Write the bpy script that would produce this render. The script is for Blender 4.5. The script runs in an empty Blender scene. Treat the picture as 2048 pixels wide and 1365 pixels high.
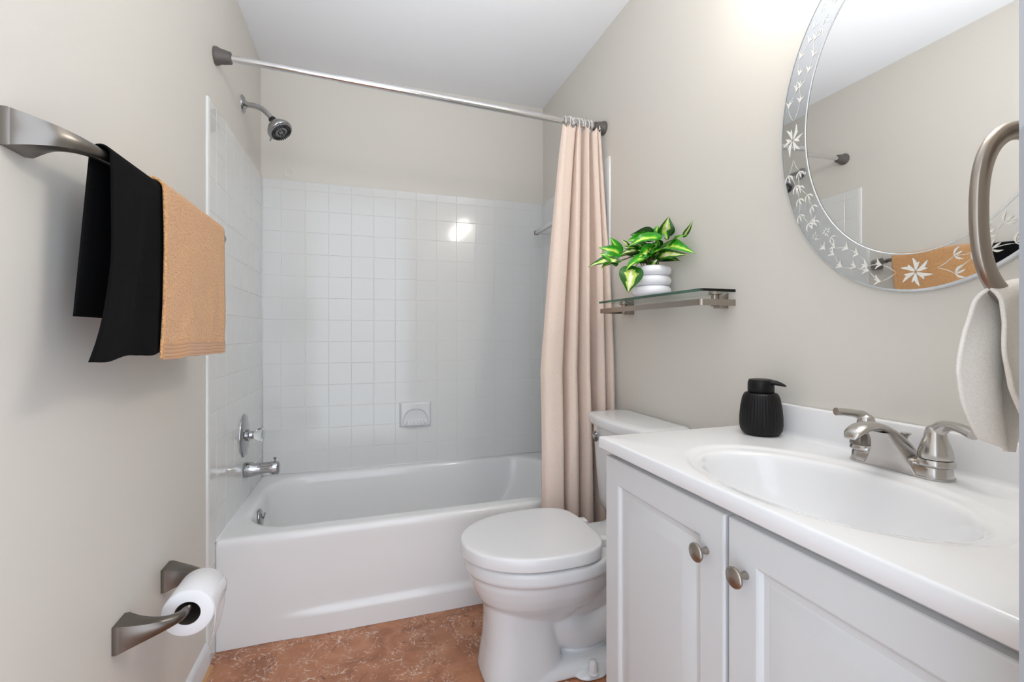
import bpy, bmesh, math, random
from mathutils import Vector, Matrix, noise
random.seed(7)
PI = math.pi
sc = bpy.context.scene
C = sc.collection

# ---------------------------------------------------------------- camera
cam_d = bpy.data.cameras.new('camera')
cam = bpy.data.objects.new('camera', cam_d)
C.objects.link(cam)
cam.location = (0.4932, -1.7929, 1.0976)
cam.rotation_euler = (PI/2, 0, -math.radians(18.08))
cam_d.sensor_width = 36.0
cam_d.sensor_fit = 'HORIZONTAL'
cam_d.lens = 905.5/2048*36.0
cam_d.shift_y = -15.4/2048
cam_d.clip_start = 0.01
sc.camera = cam
# ---------------------------------------------------------------- world, view
wd = bpy.data.worlds.new('world'); sc.world = wd; wd.use_nodes = True
wd.node_tree.nodes['Background'].inputs[0].default_value = (0.86, 0.94, 1.06, 1)
wd.node_tree.nodes['Background'].inputs[1].default_value = 2.55
sc.view_settings.view_transform = 'Standard'
sc.view_settings.look = 'None'
sc.view_settings.gamma = 1.0
sc.view_settings.use_curve_mapping = False
sc.view_settings.exposure = 0.06
BULB = 31.0            # emission of the frosted bulbs of the vanity light
# added fill aimed at the ceiling to even the brightness; no lamp stands there
fl = bpy.data.lights.new('ceiling_fill', 'AREA'); fl.shape = 'RECTANGLE'; fl.size = 0.8; fl.size_y = 0.5
fl.energy = 3.6; fl.spread = math.radians(66); fl.color = (0.93, 0.97, 1.0)
flo = bpy.data.objects.new('ceiling_fill', fl); C.objects.link(flo)
flo.location = (0.60, -1.50, 1.20)
flo.rotation_euler = Vector((0.08, 0.60, 0.80)).to_track_quat('-Z', 'Y').to_euler()

# ---------------------------------------------------------------- room numbers (metres)
W, D, H = 1.524, 0.76, 2.46      # alcove width, tub depth, ceiling
TUB = 0.381
NEAR = -1.60                     # room face of the wall with the doorway
TT = 0.008                       # tile thickness

# ---------------------------------------------------------------- materials
def lin(c):
    c = c/255.0
    return c/12.92 if c <= 0.04045 else ((c+0.055)/1.055)**2.4
def rgb(r, g, b): return (lin(r), lin(g), lin(b), 1)
class NT:
    def __init__(s, name):
        s.m = bpy.data.materials.new(name); s.m.use_nodes = True
        s.t = s.m.node_tree; s.b = s.t.nodes['Principled BSDF']
    def n(s, typ, **kw):
        nd = s.t.nodes.new(typ)
        for k, v in kw.items():
            if k in nd.inputs.keys(): nd.inputs[k].default_value = v
            else: setattr(nd, k, v)
        return nd
    def l(s, a, ai, b, bi): s.t.links.new(a.outputs[ai], b.inputs[bi])
    def obj(s):
        if not hasattr(s, '_o'): s._o = s.n('ShaderNodeTexCoord')
        return s._o
def mat(name, col, rough=0.5, metal=0.0, bump=0.0, bscale=100.0, spec=0.5, coat=0.0, detail=3, **kw):
    k = NT(name)
    k.b.inputs['Base Color'].default_value = col
    k.b.inputs['Roughness'].default_value = rough
    k.b.inputs['Metallic'].default_value = metal
    k.b.inputs['Specular IOR Level'].default_value = spec
    k.b.inputs['Coat Weight'].default_value = coat
    k.b.inputs['Coat Roughness'].default_value = 0.05
    for a, v in kw.items(): k.b.inputs[a].default_value = v
    if bump:
        t = k.n('ShaderNodeTexNoise', Scale=bscale, Detail=detail)
        b = k.n('ShaderNodeBump', Strength=bump, Distance=0.001)
        k.l(k.obj(), 'Object', t, 'Vector'); k.l(t, 'Fac', b, 'Height'); k.l(b, 'Normal', k.b, 'Normal')
    return k.m
M = {}
M['paint'] = mat('beige_wall_paint', rgb(221, 217, 209), 0.55, bump=0.10, bscale=260, spec=0.35)
M['ceiling'] = mat('ceiling_paint', rgb(241, 242, 245), 0.9, spec=0.2)
M['trim'] = mat('white_trim_paint', rgb(226, 228, 231), 0.35, spec=0.4)
M['tile'] = mat('white_glazed_tile', rgb(224, 225, 223), 0.10, bump=0.03, bscale=35, spec=0.5, detail=1)
M['grout'] = mat('white_grout', rgb(224, 223, 220), 0.7)
M['tub'] = mat('white_tub_enamel', rgb(236, 236, 236), 0.10, spec=0.5)
M['china'] = mat('white_china', rgb(226, 227, 228), 0.08, spec=0.5)
M['plastic'] = mat('white_seat_plastic', rgb(228, 228, 229), 0.16, spec=0.5)
M['marble'] = mat('white_cultured_marble', rgb(238, 239, 241), 0.09, spec=0.5)
M['cabinet'] = mat('white_cabinet_paint', rgb(212, 213, 214), 0.32, spec=0.4)
M['chrome'] = mat('chrome', (0.42, 0.42, 0.43, 1), 0.05, 1.0)
M['rod_chrome'] = mat('bright_rod_chrome', (0.72, 0.72, 0.73, 1), 0.12, 1.0)
M['dark'] = mat('dark_grey_rubber', rgb(92, 88, 84), 0.45)
M['black_rubber'] = mat('black_rubber', rgb(26, 26, 28), 0.4)
M['ivory'] = mat('white_hook_plastic', rgb(232, 230, 226), 0.3)
M['paper'] = mat('toilet_paper', rgb(240, 240, 242), 0.9, bump=0.12, bscale=300, spec=0.1)
M['card'] = mat('cardboard_core', rgb(70, 62, 54), 0.9)
M['pot'] = mat('white_glazed_pot', rgb(238, 238, 243), 0.12)
M['soil'] = mat('potting_soil', rgb(50, 38, 28), 0.95, bump=0.6, bscale=220)
M['stem'] = mat('plant_stem', rgb(96, 92, 44), 0.5)
M['etch'] = mat('etched_frosted_glass', rgb(236, 234, 228), 0.75)
M['edge'] = mat('polished_mirror_edge', rgb(225, 229, 233), 0.15, 0.45)
M['soapblack'] = mat('matte_black_ceramic', rgb(8, 8, 9), 0.42, spec=0.3)
M['jamb'] = mat('shaded_jamb_paint', rgb(150, 150, 152), 0.5)  # painted trim out of the light, its shade put into a darker colour
M['caulk'] = mat('white_caulk', rgb(228, 229, 231), 0.4)

def nickel(name, col, rough, aniso_scale=(8, 8, 700)):
    k = NT(name)
    k.b.inputs['Base Color'].default_value = col; k.b.inputs['Metallic'].default_value = 1.0
    mp = k.n('ShaderNodeMapping'); mp.inputs['Scale'].default_value = aniso_scale
    t = k.n('ShaderNodeTexNoise', Scale=1.0, Detail=2.0)
    k.l(k.obj(), 'Object', mp, 'Vector'); k.l(mp, 'Vector', t, 'Vector')
    r = k.n('ShaderNodeMapRange'); r.inputs['To Min'].default_value = rough-0.02; r.inputs['To Max'].default_value = rough+0.03
    k.l(t, 'Fac', r, 'Value'); k.l(r, 'Result', k.b, 'Roughness')
    b = k.n('ShaderNodeBump', Strength=0.05, Distance=0.0002); k.l(t, 'Fac', b, 'Height'); k.l(b, 'Normal', k.b, 'Normal')
    return k.m
M['nickel'] = nickel('brushed_nickel', (0.37, 0.33, 0.29, 1), 0.29, (60, 60, 60))
M['nickel_bar'] = nickel('brushed_nickel_bar', (0.23, 0.21, 0.19, 1), 0.29, (60, 60, 60))
M['nickel_dark'] = nickel('dark_brushed_nickel', (0.20, 0.18, 0.16, 1), 0.30, (60, 60, 60))
M['faucet'] = nickel('brushed_nickel_faucet', (0.55, 0.53, 0.51, 1), 0.22, (80, 80, 80))

def glass_mat(name, col, rough=0.0, ior=1.45):
    k = NT(name)
    k.b.inputs['Base Color'].default_value = col
    k.b.inputs['Roughness'].default_value = rough
    k.b.inputs['IOR'].default_value = ior
    k.b.inputs['Transmission Weight'].default_value = 1.0
    return k.m
M['acrylic'] = glass_mat('clear_acrylic', (0.97, 0.98, 0.98, 1), 0.02, 1.4)
def shelf_glass():
    # clear plate: body tint through volume so only the long path through its edge reads green
    k = NT('green_edged_shelf_glass')
    k.b.inputs['Base Color'].default_value = (0.97, 0.99, 0.98, 1)
    k.b.inputs['Roughness'].default_value = 0.0
    k.b.inputs['IOR'].default_value = 1.45
    k.b.inputs['Transmission Weight'].default_value = 1.0
    v = k.n('ShaderNodeVolumeAbsorption'); v.inputs['Color'].default_value = (0.10, 0.62, 0.50, 1); v.inputs['Density'].default_value = 13.0
    k.l(v, 'Volume', k.t.nodes['Material Output'], 'Volume')
    return k.m
M['glass'] = shelf_glass()
def mirror_mat(name, col, rough=0.0):
    return mat(name, col, rough, 1.0)
M['mirror'] = mirror_mat('silvered_mirror', (0.90, 0.905, 0.90, 1), 0.0)
M['band'] = mirror_mat('bevelled_mirror_band', (0.84, 0.86, 0.87, 1), 0.02)

def floor_mat():
    k = NT('brown_marble_look_floor')
    tc = k.obj()
    def noise_(scale, detail=4, dist=0.0, rough=0.55):
        n = k.n('ShaderNodeTexNoise', Scale=scale, Detail=detail, Distortion=dist, Roughness=rough)
        k.l(tc, 'Object', n, 'Vector'); return n
    base = k.n('ShaderNodeValToRGB'); n1 = noise_(7, 6, 1.2)
    e = base.color_ramp.elements
    e[0].position = .28; e[0].color = rgb(134, 82, 54); e[1].position = .75; e[1].color = rgb(198, 140, 104)
    x = e.new(.5); x.color = rgb(172, 114, 80)
    k.l(n1, 'Fac', base, 'Fac')
    # clustered thin white veins
    def veins(scale, dist, width, mscale, mlo, mhi, col, prev, vor=True):
        wv = noise_(scale*.45, 3, 0.0)
        mx = k.n('ShaderNodeMix', data_type='VECTOR'); mx.inputs['Factor'].default_value = dist
        k.l(tc, 'Object', mx, 4); k.l(wv, 'Color', mx, 5)
        v = k.n('ShaderNodeTexVoronoi', Scale=scale, feature='DISTANCE_TO_EDGE')
        k.l(mx, 1, v, 'Vector')
        r = k.n('ShaderNodeMapRange'); r.inputs['From Min'].default_value = width; r.inputs['From Max'].default_value = width*.25
        k.l(v, 'Distance', r, 'Value')
        mn = noise_(mscale, 3)
        r2 = k.n('ShaderNodeMapRange'); r2.inputs['From Min'].default_value = mlo; r2.inputs['From Max'].default_value = mhi
        k.l(mn, 'Fac', r2, 'Value')
        fb = noise_(mscale*9, 2); r3 = k.n('ShaderNodeMapRange'); r3.inputs['From Min'].default_value = .46; r3.inputs['From Max'].default_value = .60
        k.l(fb, 'Fac', r3, 'Value')
        m0 = k.n('ShaderNodeMath', operation='MULTIPLY'); k.l(r, 'Result', m0, 0); k.l(r3, 'Result', m0, 1)
        mm = k.n('ShaderNodeMath', operation='MULTIPLY'); k.l(m0, 0, mm, 0); k.l(r2, 'Result', mm, 1)
        mix = k.n('ShaderNodeMix', data_type='RGBA'); mix.inputs[7].default_value = col
        k.l(mm, 0, mix, 0); k.l(prev, prev_out[0], mix, 6); prev_out[0] = 2
        return mix
    prev_out = ['Color']
    a = veins(7, .10, .015, 4, .46, .56, rgb(104, 62, 42), base)
    a = veins(30, .05, .05, 8, .47, .57, rgb(224, 200, 184), a)
    a = veins(70, .03, .07, 13, .52, .60, rgb(232, 214, 202), a)
    # soft pale clouds
    n2 = noise_(17, 5, .8); r = k.n('ShaderNodeMapRange'); r.inputs['From Min'].default_value = .60; r.inputs['From Max'].default_value = .76; r.inputs['To Max'].default_value = .55
    k.l(n2, 'Fac', r, 'Value')
    mix = k.n('ShaderNodeMix', data_type='RGBA'); mix.inputs[7].default_value = rgb(202, 160, 134)
    k.l(r, 'Result', mix, 0); k.l(a, 2, mix, 6)
    k.l(mix, 2, k.b, 'Base Color')
    k.b.inputs['Roughness'].default_value = 0.28
    b = k.n('ShaderNodeBump', Strength=0.25, Distance=0.002); k.l(n2, 'Fac', b, 'Height'); k.l(b, 'Normal', k.b, 'Normal')
    return k.m
M['floor'] = floor_mat()

def cloth_mat(name, c1, c2, scale=900, bump=0.5, dist=0.001, rough=0.95, sheen=0.3, trans=0.0, vor=False):
    k = NT(name)
    t = k.n('ShaderNodeTexVoronoi' if vor else 'ShaderNodeTexNoise', Scale=scale)
    k.l(k.obj(), 'Object', t, 'Vector')
    out = 'Distance' if vor else 'Fac'
    r = k.n('ShaderNodeValToRGB'); r.color_ramp.elements[0].color = c1; r.color_ramp.elements[1].color = c2
    if not vor: r.color_ramp.elements[0].position = .35; r.color_ramp.elements[1].position = .65
    k.l(t, out, r, 'Fac'); k.l(r, 'Color', k.b, 'Base Color')
    b = k.n('ShaderNodeBump', Strength=bump, Distance=dist); k.l(t, out, b, 'Height'); k.l(b, 'Normal', k.b, 'Normal')
    k.b.inputs['Roughness'].default_value = rough; k.b.inputs['Specular IOR Level'].default_value = 0.15
    k.b.inputs['Sheen Weight'].default_value = sheen
    return k.m
M['tan'] = cloth_mat('tan_terry', rgb(230, 180, 128), rgb(196, 142, 90), 230, 0.9, 0.0025, vor=True)
M['tan_hem'] = cloth_mat('tan_woven_hem', rgb(206, 158, 116), rgb(190, 142, 100), 700, 0.3)
M['black_cloth'] = cloth_mat('black_terry', rgb(5, 5, 6), rgb(11, 11, 13), 600, 0.4, 0.001, sheen=0.0)
M['white_cloth'] = cloth_mat('white_washcloth', rgb(240, 236, 228), rgb(247, 243, 236), 500, 0.4, 0.001)
def curtain_mat():
    k = NT('blush_linen_curtain')
    tc = k.obj(); outs = []
    for s in ((1600, 1600, 60), (90, 90, 1700)):
        mp = k.n('ShaderNodeMapping'); mp.inputs['Scale'].default_value = s
        t = k.n('ShaderNodeTexNoise', Scale=1.0, Detail=2.0)
        k.l(tc, 'Object', mp, 'Vector'); k.l(mp, 'Vector', t, 'Vector'); outs.append(t)
    a = k.n('ShaderNodeMath', operation='ADD'); k.l(outs[0], 'Fac', a, 0); k.l(outs[1], 'Fac', a, 1)
    r = k.n('ShaderNodeMapRange'); r.inputs['From Min'].default_value = .7; r.inputs['From Max'].default_value = 1.3
    k.l(a, 0, r, 'Value')
    m = k.n('ShaderNodeMix', data_type='RGBA'); m.inputs[6].default_value = rgb(224, 203, 188); m.inputs[7].default_value = rgb(240, 223, 211)
    k.l(r, 'Result', m, 0); k.l(m, 2, k.b, 'Base Color')
    b = k.n('ShaderNodeBump', Strength=0.15, Distance=0.0006); k.l(a, 0, b, 'Height'); k.l(b, 'Normal', k.b, 'Normal')
    k.b.inputs['Roughness'].default_value = 0.9; k.b.inputs['Specular IOR Level'].default_value = 0.15
    return k.m
M['curtain'] = curtain_mat()
def liner_mat():
    k = NT('frosted_plastic_liner')
    k.b.inputs['Base Color'].default_value = rgb(214, 216, 212)
    k.b.inputs['Roughness'].default_value = 0.35
    k.b.inputs['Alpha'].default_value = 0.75
    return k.m
M['liner'] = liner_mat()
def leaf_mat(name, dark, mid, stripe):
    k = NT(name)
    uv = k.n('ShaderNodeUVMap'); sep = k.n('ShaderNodeSeparateXYZ'); k.l(uv, 'UV', sep, 'Vector')
    n = k.n('ShaderNodeTexNoise', Scale=55.0, Detail=3.0); k.l(k.obj(), 'Object', n, 'Vector')
    n2 = k.n('ShaderNodeTexNoise', Scale=30.0, Detail=2.0); k.l(k.obj(), 'Object', n2, 'Vector')
    ab = k.n('ShaderNodeMath', operation='ABSOLUTE'); k.l(sep, 'X', ab, 0)
    nn = k.n('ShaderNodeMath', operation='MULTIPLY_ADD'); nn.inputs[1].default_value = .9; k.l(n, 'Fac', nn, 0); k.l(ab, 0, nn, 2)   # |u| + .9 n
    r = k.n('ShaderNodeValToRGB'); e = r.color_ramp.elements
    e[0].position = .58; e[0].color = stripe; e[1].position = .92; e[1].color = dark
    x = e.new(.66); x.color = mid; x = e.new(.84); x.color = mid
    k.l(nn, 0, r, 'Fac'); k.l(r, 'Color', k.b, 'Base Color')
    k.b.inputs['Roughness'].default_value = 0.28
    k.b.inputs['Subsurface Weight'].default_value = 0.0
    return k.m
GREEN = rgb(22, 84, 8)
M['leaf_dark'] = leaf_mat('dark_green_leaf', rgb(16, 62, 10), rgb(40, 112, 16), rgb(150, 196, 60))
M['leaf_lime'] = leaf_mat('lime_striped_leaf', rgb(40, 140, 14), rgb(84, 184, 28), rgb(206, 226, 100))
M['leaf_cream'] = leaf_mat('cream_striped_leaf', rgb(26, 92, 12), rgb(190, 214, 96), rgb(238, 240, 205))
def emit(name, col, s):
    k = NT(name)
    k.b.inputs['Base Color'].default_value = (.9, .9, .9, 1)
    k.b.inputs['Emission Color'].default_value = col
    k.b.inputs['Emission Strength'].default_value = s
    return k.m
M['bulb'] = emit('lit_frosted_bulb', (1.0, 0.95, 0.89, 1), BULB)

# ---------------------------------------------------------------- helpers
def newbm(): return bmesh.new()
def obj(name, bm, m, parent=None, smooth=True, auto=None):
    """link a bmesh (world coordinates) as one mesh object; parented it keeps its place"""
    bmesh.ops.recalc_face_normals(bm, faces=bm.faces)
    me = bpy.data.meshes.new(name)
    if parent is not None:
        off = Vector((0, 0, 0)); p = parent
        while p is not None: off += p.location; p = p.parent
        bmesh.ops.translate(bm, verts=bm.verts, vec=-off)
    bm.to_mesh(me); bm.free()
    me.materials.append(m if not isinstance(m, str) else M[m])
    if smooth:
        me.shade_smooth()
        if auto is not None: me.set_sharp_from_angle(angle=math.radians(auto))
    o = bpy.data.objects.new(name, me); C.objects.link(o)
    if parent is not None: o.parent = parent
    return o
def tag(o, label, cat, group=None, kind=None):
    o['label'] = label; o['category'] = cat
    if group: o['group'] = group
    if kind: o['kind'] = kind
    return o
def thing(name, loc, label, cat, group=None):
    o = bpy.data.objects.new(name, None); C.objects.link(o); o.location = loc
    o.empty_display_size = 0.05
    return tag(o, label, cat, group)
def recenter(o, at):
    """put a one-mesh thing's origin at its base"""
    v = Vector(at); o.data.transform(Matrix.Translation(-v)); o.location = v
    return o
def struct(name, bm, m, smooth=False, auto=None):
    o = obj(name, bm, m, None, smooth, auto); o['kind'] = 'structure'; return o
def box(bm, x0, x1, y0, y1, z0, z1, bev=0.0, seg=2):
    r = bmesh.ops.create_cube(bm, size=1.0)
    vs = r['verts']
    for v in vs:
        v.co = Vector(((x0+x1)/2+v.co.x*(x1-x0), (y0+y1)/2+v.co.y*(y1-y0), (z0+z1)/2+v.co.z*(z1-z0)))
    if bev:
        es = list({e for v in vs for e in v.link_edges})
        bmesh.ops.bevel(bm, geom=es, offset=bev, segments=seg, profile=0.5, affect='EDGES', clamp_overlap=True)
    return vs
def loft(bm, rings, closed=True, cap0=True, cap1=True):
    vs = [[bm.verts.new(p) for p in r] for r in rings]
    n = len(rings[0])
    for a, b in zip(vs, vs[1:]):
        for i in range(n if closed else n-1):
            j = (i+1) % n
            try: bm.faces.new((a[i], a[j], b[j], b[i]))
            except ValueError: pass
    if cap0 and closed: bm.faces.new(vs[0][::-1])
    if cap1 and closed: bm.faces.new(vs[-1])
    return vs
def frame(t, ref=Vector((0, 0, 1))):
    t = t.normalized()
    if abs(t.dot(ref)) > 0.98: ref = Vector((1, 0, 0))
    a = ref.cross(t).normalized(); b = t.cross(a).normalized()
    return a, b
def lathe(bm, prof, origin=(0, 0, 0), axis=(0, 0, 1), seg=32, ribs=None, cap=True):
    """prof: list of (radius, height along axis)"""
    ax = Vector(axis).normalized(); a, b = frame(ax, Vector((0, 0, 1)) if abs(ax.z) < .9 else Vector((1, 0, 0)))
    o = Vector(origin); rings = []
    for r, h in prof:
        ring = []
        for i in range(seg):
            th = 2*PI*i/seg
            rr = max(r, 1e-5)
            if ribs: rr += ribs(th, h)
            ring.append(o+ax*h+a*(rr*math.cos(th))+b*(rr*math.sin(th)))
        rings.append(ring)
    loft(bm, rings, True, cap, cap)
def smooth_path(pts, n=8):
    """Catmull-Rom through the points"""
    P = [Vector(p) for p in pts]; P = [P[0]*2-P[1]]+P+[P[-1]*2-P[-2]]
    out = []
    for i in range(1, len(P)-2):
        for k in range(n):
            t = k/n; p0, p1, p2, p3 = P[i-1:i+3]
            out.append(0.5*((2*p1)+(p2-p0)*t+(2*p0-5*p1+4*p2-p3)*t*t+(3*p1-p0-3*p2+p3)*t**3))
    out.append(P[-2]); return out
def lerp_list(vals, n):
    """resample a list of numbers like smooth_path resamples points"""
    return [v.x for v in smooth_path([(v, 0, 0) for v in vals], n)]
def tube(bm, pts, rad, seg=16, n=0, ref=(0, 0, 1), flat=1.0, power=2.0, closed=False):
    """tube along pts; rad is one number or one per point; flat scales the section across ref; power>2 squares it"""
    rads = rad if isinstance(rad, (list, tuple)) else [rad]*len(pts)
    flats = flat if isinstance(flat, (list, tuple)) else [flat]*len(pts)
    pows = power if isinstance(power, (list, tuple)) else [power]*len(pts)
    if n: pts = smooth_path(pts, n); rads = lerp_list(rads, n); flats = lerp_list(flats, n); pows = lerp_list(pows, n)
    P = [Vector(p) for p in pts]; rings = []
    N = len(P)
    for i, p in enumerate(P):
        if closed: t = P[(i+1) % N]-P[(i-1) % N]
        else: t = P[min(i+1, N-1)]-P[max(i-1, 0)]
        a, b = frame(t, Vector(ref)); ring = []
        for k in range(seg):
            th = 2*PI*k/seg; c, s = math.cos(th), math.sin(th); e = 2/pows[i]
            c = math.copysign(abs(c)**e, c); s = math.copysign(abs(s)**e, s)
            ring.append(p+a*(rads[i]*c)+b*(rads[i]*flats[i]*s))
        rings.append(ring)
    if closed: rings.append(rings[0])
    vs = loft(bm, rings, True, not closed, not closed)
    if closed: bmesh.ops.remove_doubles(bm, verts=bm.verts, dist=1e-6)
def rrect(x0, x1, y0, y1, r, z, nc=8, ns=10, bow=None):
    """rounded rectangle ring, the same number of points whatever its size"""
    pts = []
    cs = [((x1-r, y0+r), -PI/2), ((x1-r, y1-r), 0), ((x0+r, y1-r), PI/2), ((x0+r, y0+r), PI)]
    for (cx, cy), a0 in cs:
        arc = [(cx+r*math.cos(a0+PI/2*i/nc), cy+r*math.sin(a0+PI/2*i/nc)) for i in range(nc+1)]
        pts.append(arc)
    out = []
    for i in range(4):
        out += pts[i]
        a, b = pts[i][-1], pts[(i+1) % 4][0]
        out += [(a[0]+(b[0]-a[0])*k/ns, a[1]+(b[1]-a[1])*k/ns) for k in range(1, ns)]
    res = []
    for x, y in out:
        if bow: x, y = bow(x, y)
        res.append(Vector((x, y, z)))
    return res
def superell(cx, cy, a, b, z, n=2.0, seg=96, back=None, nb=None):
    out = []
    for i in range(seg):
        th = 2*PI*i/seg; c, s = math.cos(th), math.sin(th)
        aa = a if c < 0 or back is None else back
        e = 2/(n if (c < 0 or nb is None) else nb)
        out.append(Vector((cx+aa*math.copysign(abs(c)**e, c), cy+b*math.copysign(abs(s)**e, s), z)))
    return out
def grid(bm, nu, nv, f, uv=None):
    vs = [[bm.verts.new(f(i/nu, j/nv)) for j in range(nv+1)] for i in range(nu+1)]
    lay = bm.loops.layers.uv.verify() if uv else None
    for i in range(nu):
        for j in range(nv):
            fc = bm.faces.new((vs[i][j], vs[i+1][j], vs[i+1][j+1], vs[i][j+1]))
            if uv:
                for lp, (a, b) in zip(fc.loops, ((i, j), (i+1, j), (i+1, j+1), (i, j+1))): lp[lay].uv = uv(a/nu, b/nv)
    return vs
def solid(o, t, off=0.0):
    m = o.modifiers.new('thickness', 'SOLIDIFY'); m.thickness = t; m.offset = off; return o
def subsurf(o, n=1):
    m = o.modifiers.new('smooth', 'SUBSURF'); m.levels = n; m.render_levels = n; return o

# ================================================================= THE ROOM
T = 0.10
def slab(name, x0, x1, y0, y1, z0, z1, m):
    b = newbm(); box(b, x0, x1, y0, y1, z0, z1); return struct(name, b, m)
slab('floor', -T, W+T, -1.95, D+T, -T, 0, 'floor')
slab('ceiling', -T, W+T, -1.95, D+T, H, H+T, 'ceiling')
wall_left = slab('wall_left', -T, 0, -1.95, D+T, 0, H, 'paint')
wall_back = slab('wall_back', 0, W, D, D+T, 0, H, 'paint')
wall_right = slab('wall_right', W, W+T, -1.95, D+T, 0, H, 'paint')
slab('wall_near', 0.951, W, NEAR-0.115, NEAR, 0, H, 'paint')
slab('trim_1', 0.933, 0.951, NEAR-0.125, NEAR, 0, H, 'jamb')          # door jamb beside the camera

# tiles: every tile a pillowed square set a hair out of true, in one mesh per wall
def tiles(name, parent, kind, u0, u1, phase, z0, z1, cap):
    P = 0.1125; g = 0.0006; b = newbm()
    us = [u0]; k = math.ceil((u0-phase)/P+1e-6)
    while phase+k*P < u1-0.004: us.append(phase+k*P); k += 1
    us.append(u1)
    zs = [z0+i*P for i in range(int((cap-z0)/P+.02)+1)]
    zs = [z for z in zs if z < cap-.02]+[cap, z1]
    def pt(u, z, d):
        if kind == 'left': return Vector((d, u, z))
        if kind == 'right': return Vector((W-d, u, z))
        return Vector((u, D-d, z))
    for i in range(len(us)-1):
        if us[i+1]-us[i] < .006: continue
        for j in range(len(zs)-1):
            a0, a1, c0, c1 = us[i]+g, us[i+1]-g, zs[j]+g, zs[j+1]-g
            e = 0.0016; t1, t2 = random.gauss(0, .00005), random.gauss(0, .00005)
            lo = [pt(a0, c0, .0055), pt(a1, c0, .0055), pt(a1, c1, .0055), pt(a0, c1, .0055)]
            m1 = [pt(a0+e*.35, c0+e*.35, .0072), pt(a1-e*.35, c0+e*.35, .0072), pt(a1-e*.35, c1-e*.35, .0072), pt(a0+e*.35, c1-e*.35, .0072)]
            hi = [pt(a0+e, c0+e, TT-t1-t2), pt(a1-e, c0+e, TT+t1-t2), pt(a1-e, c1-e, TT+t1+t2), pt(a0+e, c1-e, TT-t1+t2)]
            loft(b, [lo, m1, hi], True, False, True)
    o = obj(name, b, 'tile', parent, False)
    gb = newbm()
    q = [pt(u0+.001, z0, 0), pt(u1-.0005, z0, 0), pt(u1-.0005, z1-.001, 0), pt(u0+.001, z1-.001, 0)]
    q2 = [pt(u0+.001, z0, .0071), pt(u1-.0005, z0, .0071), pt(u1-.0005, z1-.001, .0071), pt(u0+.001, z1-.001, .0071)]
    loft(gb, [q, q2]); obj('grout', gb, 'grout', o, False)
    return o
tiles('tile_panel', wall_back, 'back', TT, W-TT, 0.092, TUB-.002, 1.878, 1.832)
tiles('tile_panel', wall_left, 'left', -0.058, D-TT, 0.013, TUB-.002, 1.878, 1.832)
tiles('tile_panel', wall_right, 'right', -0.02, D-TT, 0.013, TUB-.002, 1.878, 1.832)
tiles('tile_skirt', wall_left, 'left', -0.058, -0.001, 0.013, 0.0, TUB-.0025, TUB-.06)
# bullnose strip down the front edge of the tiling
for nm, w, s in (('tile_edging', wall_left, 0), ('tile_edging', wall_right, 1)):
    b = newbm()
    ya, yb = (-0.072, -0.058) if s == 0 else (-0.034, -0.02)
    prof = [(0, ya), (.003, ya+.0004), (.006, ya+.002), (.0076, ya+.006), (TT, yb), (0, yb)]
    rings = []
    for z in (0, 1.8775):
        rings.append([Vector(((W-x) if s else x, y, z)) for x, y in prof])
    loft(b, rings); obj(nm, b, 'tile', w, True, 40)

# baseboard on the wall of the towel bar, with a stepped top
b = newbm()
prof = [(0.0, 0.0), (.013, 0.0), (.013, .058), (.0105, .066), (.0105, .072), (.006, .081), (.003, .085), (0.0, .085)]
loft(b, [[Vector((x, y, z)) for x, z in prof] for y in (-1.95, -0.075)])
struct('baseboard_left', b, 'trim', True, 30)
b = newbm()
loft(b, [[Vector((x+.012, y, z)) for x, z in ((0, 0), (.012, 0), (.010, .006), (.006, .010), (0, .012))] for y in (-1.95, -0.075)])
obj('quarter_round', b, mat('honey_wood_strip', rgb(196, 150, 104), 0.5), bpy.data.objects['baseboard_left'], True, 30)
b = newbm()
loft(b, [[Vector((W-x, y, z)) for x, z in prof] for y in (-0.76, -0.02)])
struct('baseboard_right', b, 'trim', True, 30)

# painted-over round cap above the tile and the faint adhesive spot on the tile
b = newbm(); lathe(b, [(.026, 0), (.026, .0012), (.0225, .0022), (.020, .0012), (.0, .0012)], (.126, D, 1.918), (0, -1, 0), 40)
tag(recenter(obj('wall_cap', b, 'paint', None, True, 40), (.126, D, 1.918)), 'small round painted-over cap on the beige wall above the back tiles', 'cap')

# ================================================================= VANITY LIGHT (above the mirror, out of the picture)
t = thing('vanity_light', (W, -1.2, 2.21), 'brushed nickel bar light with three frosted globes above the oval mirror', 'light fixture')
b = newbm(); box(b, W-.028, W-.0005, -1.47, -.93, 2.17, 2.25, .006); obj('back_plate', b, 'nickel', t, True, 30)
for y in (-1.40, -1.20, -1.00):
    b = newbm(); tube(b, [(W-.028, y, 2.21), (W-.085, y, 2.212), (W-.11, y, 2.205), (W-.115, y, 2.190)], [.010, .009, .010, .022], 16, 6)
    obj('arm', b, 'nickel', t)
    b = newbm(); lathe(b, [(.0, -.062), (.022, -.058), (.040, -.044), (.052, -.02), (.055, .0), (.050, .025), (.036, .046), (.020, .056), (0, .056)], (W-.115, y, 2.138), (0, 0, 1), 32)
    obj('globe', b, 'bulb', t)

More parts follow.
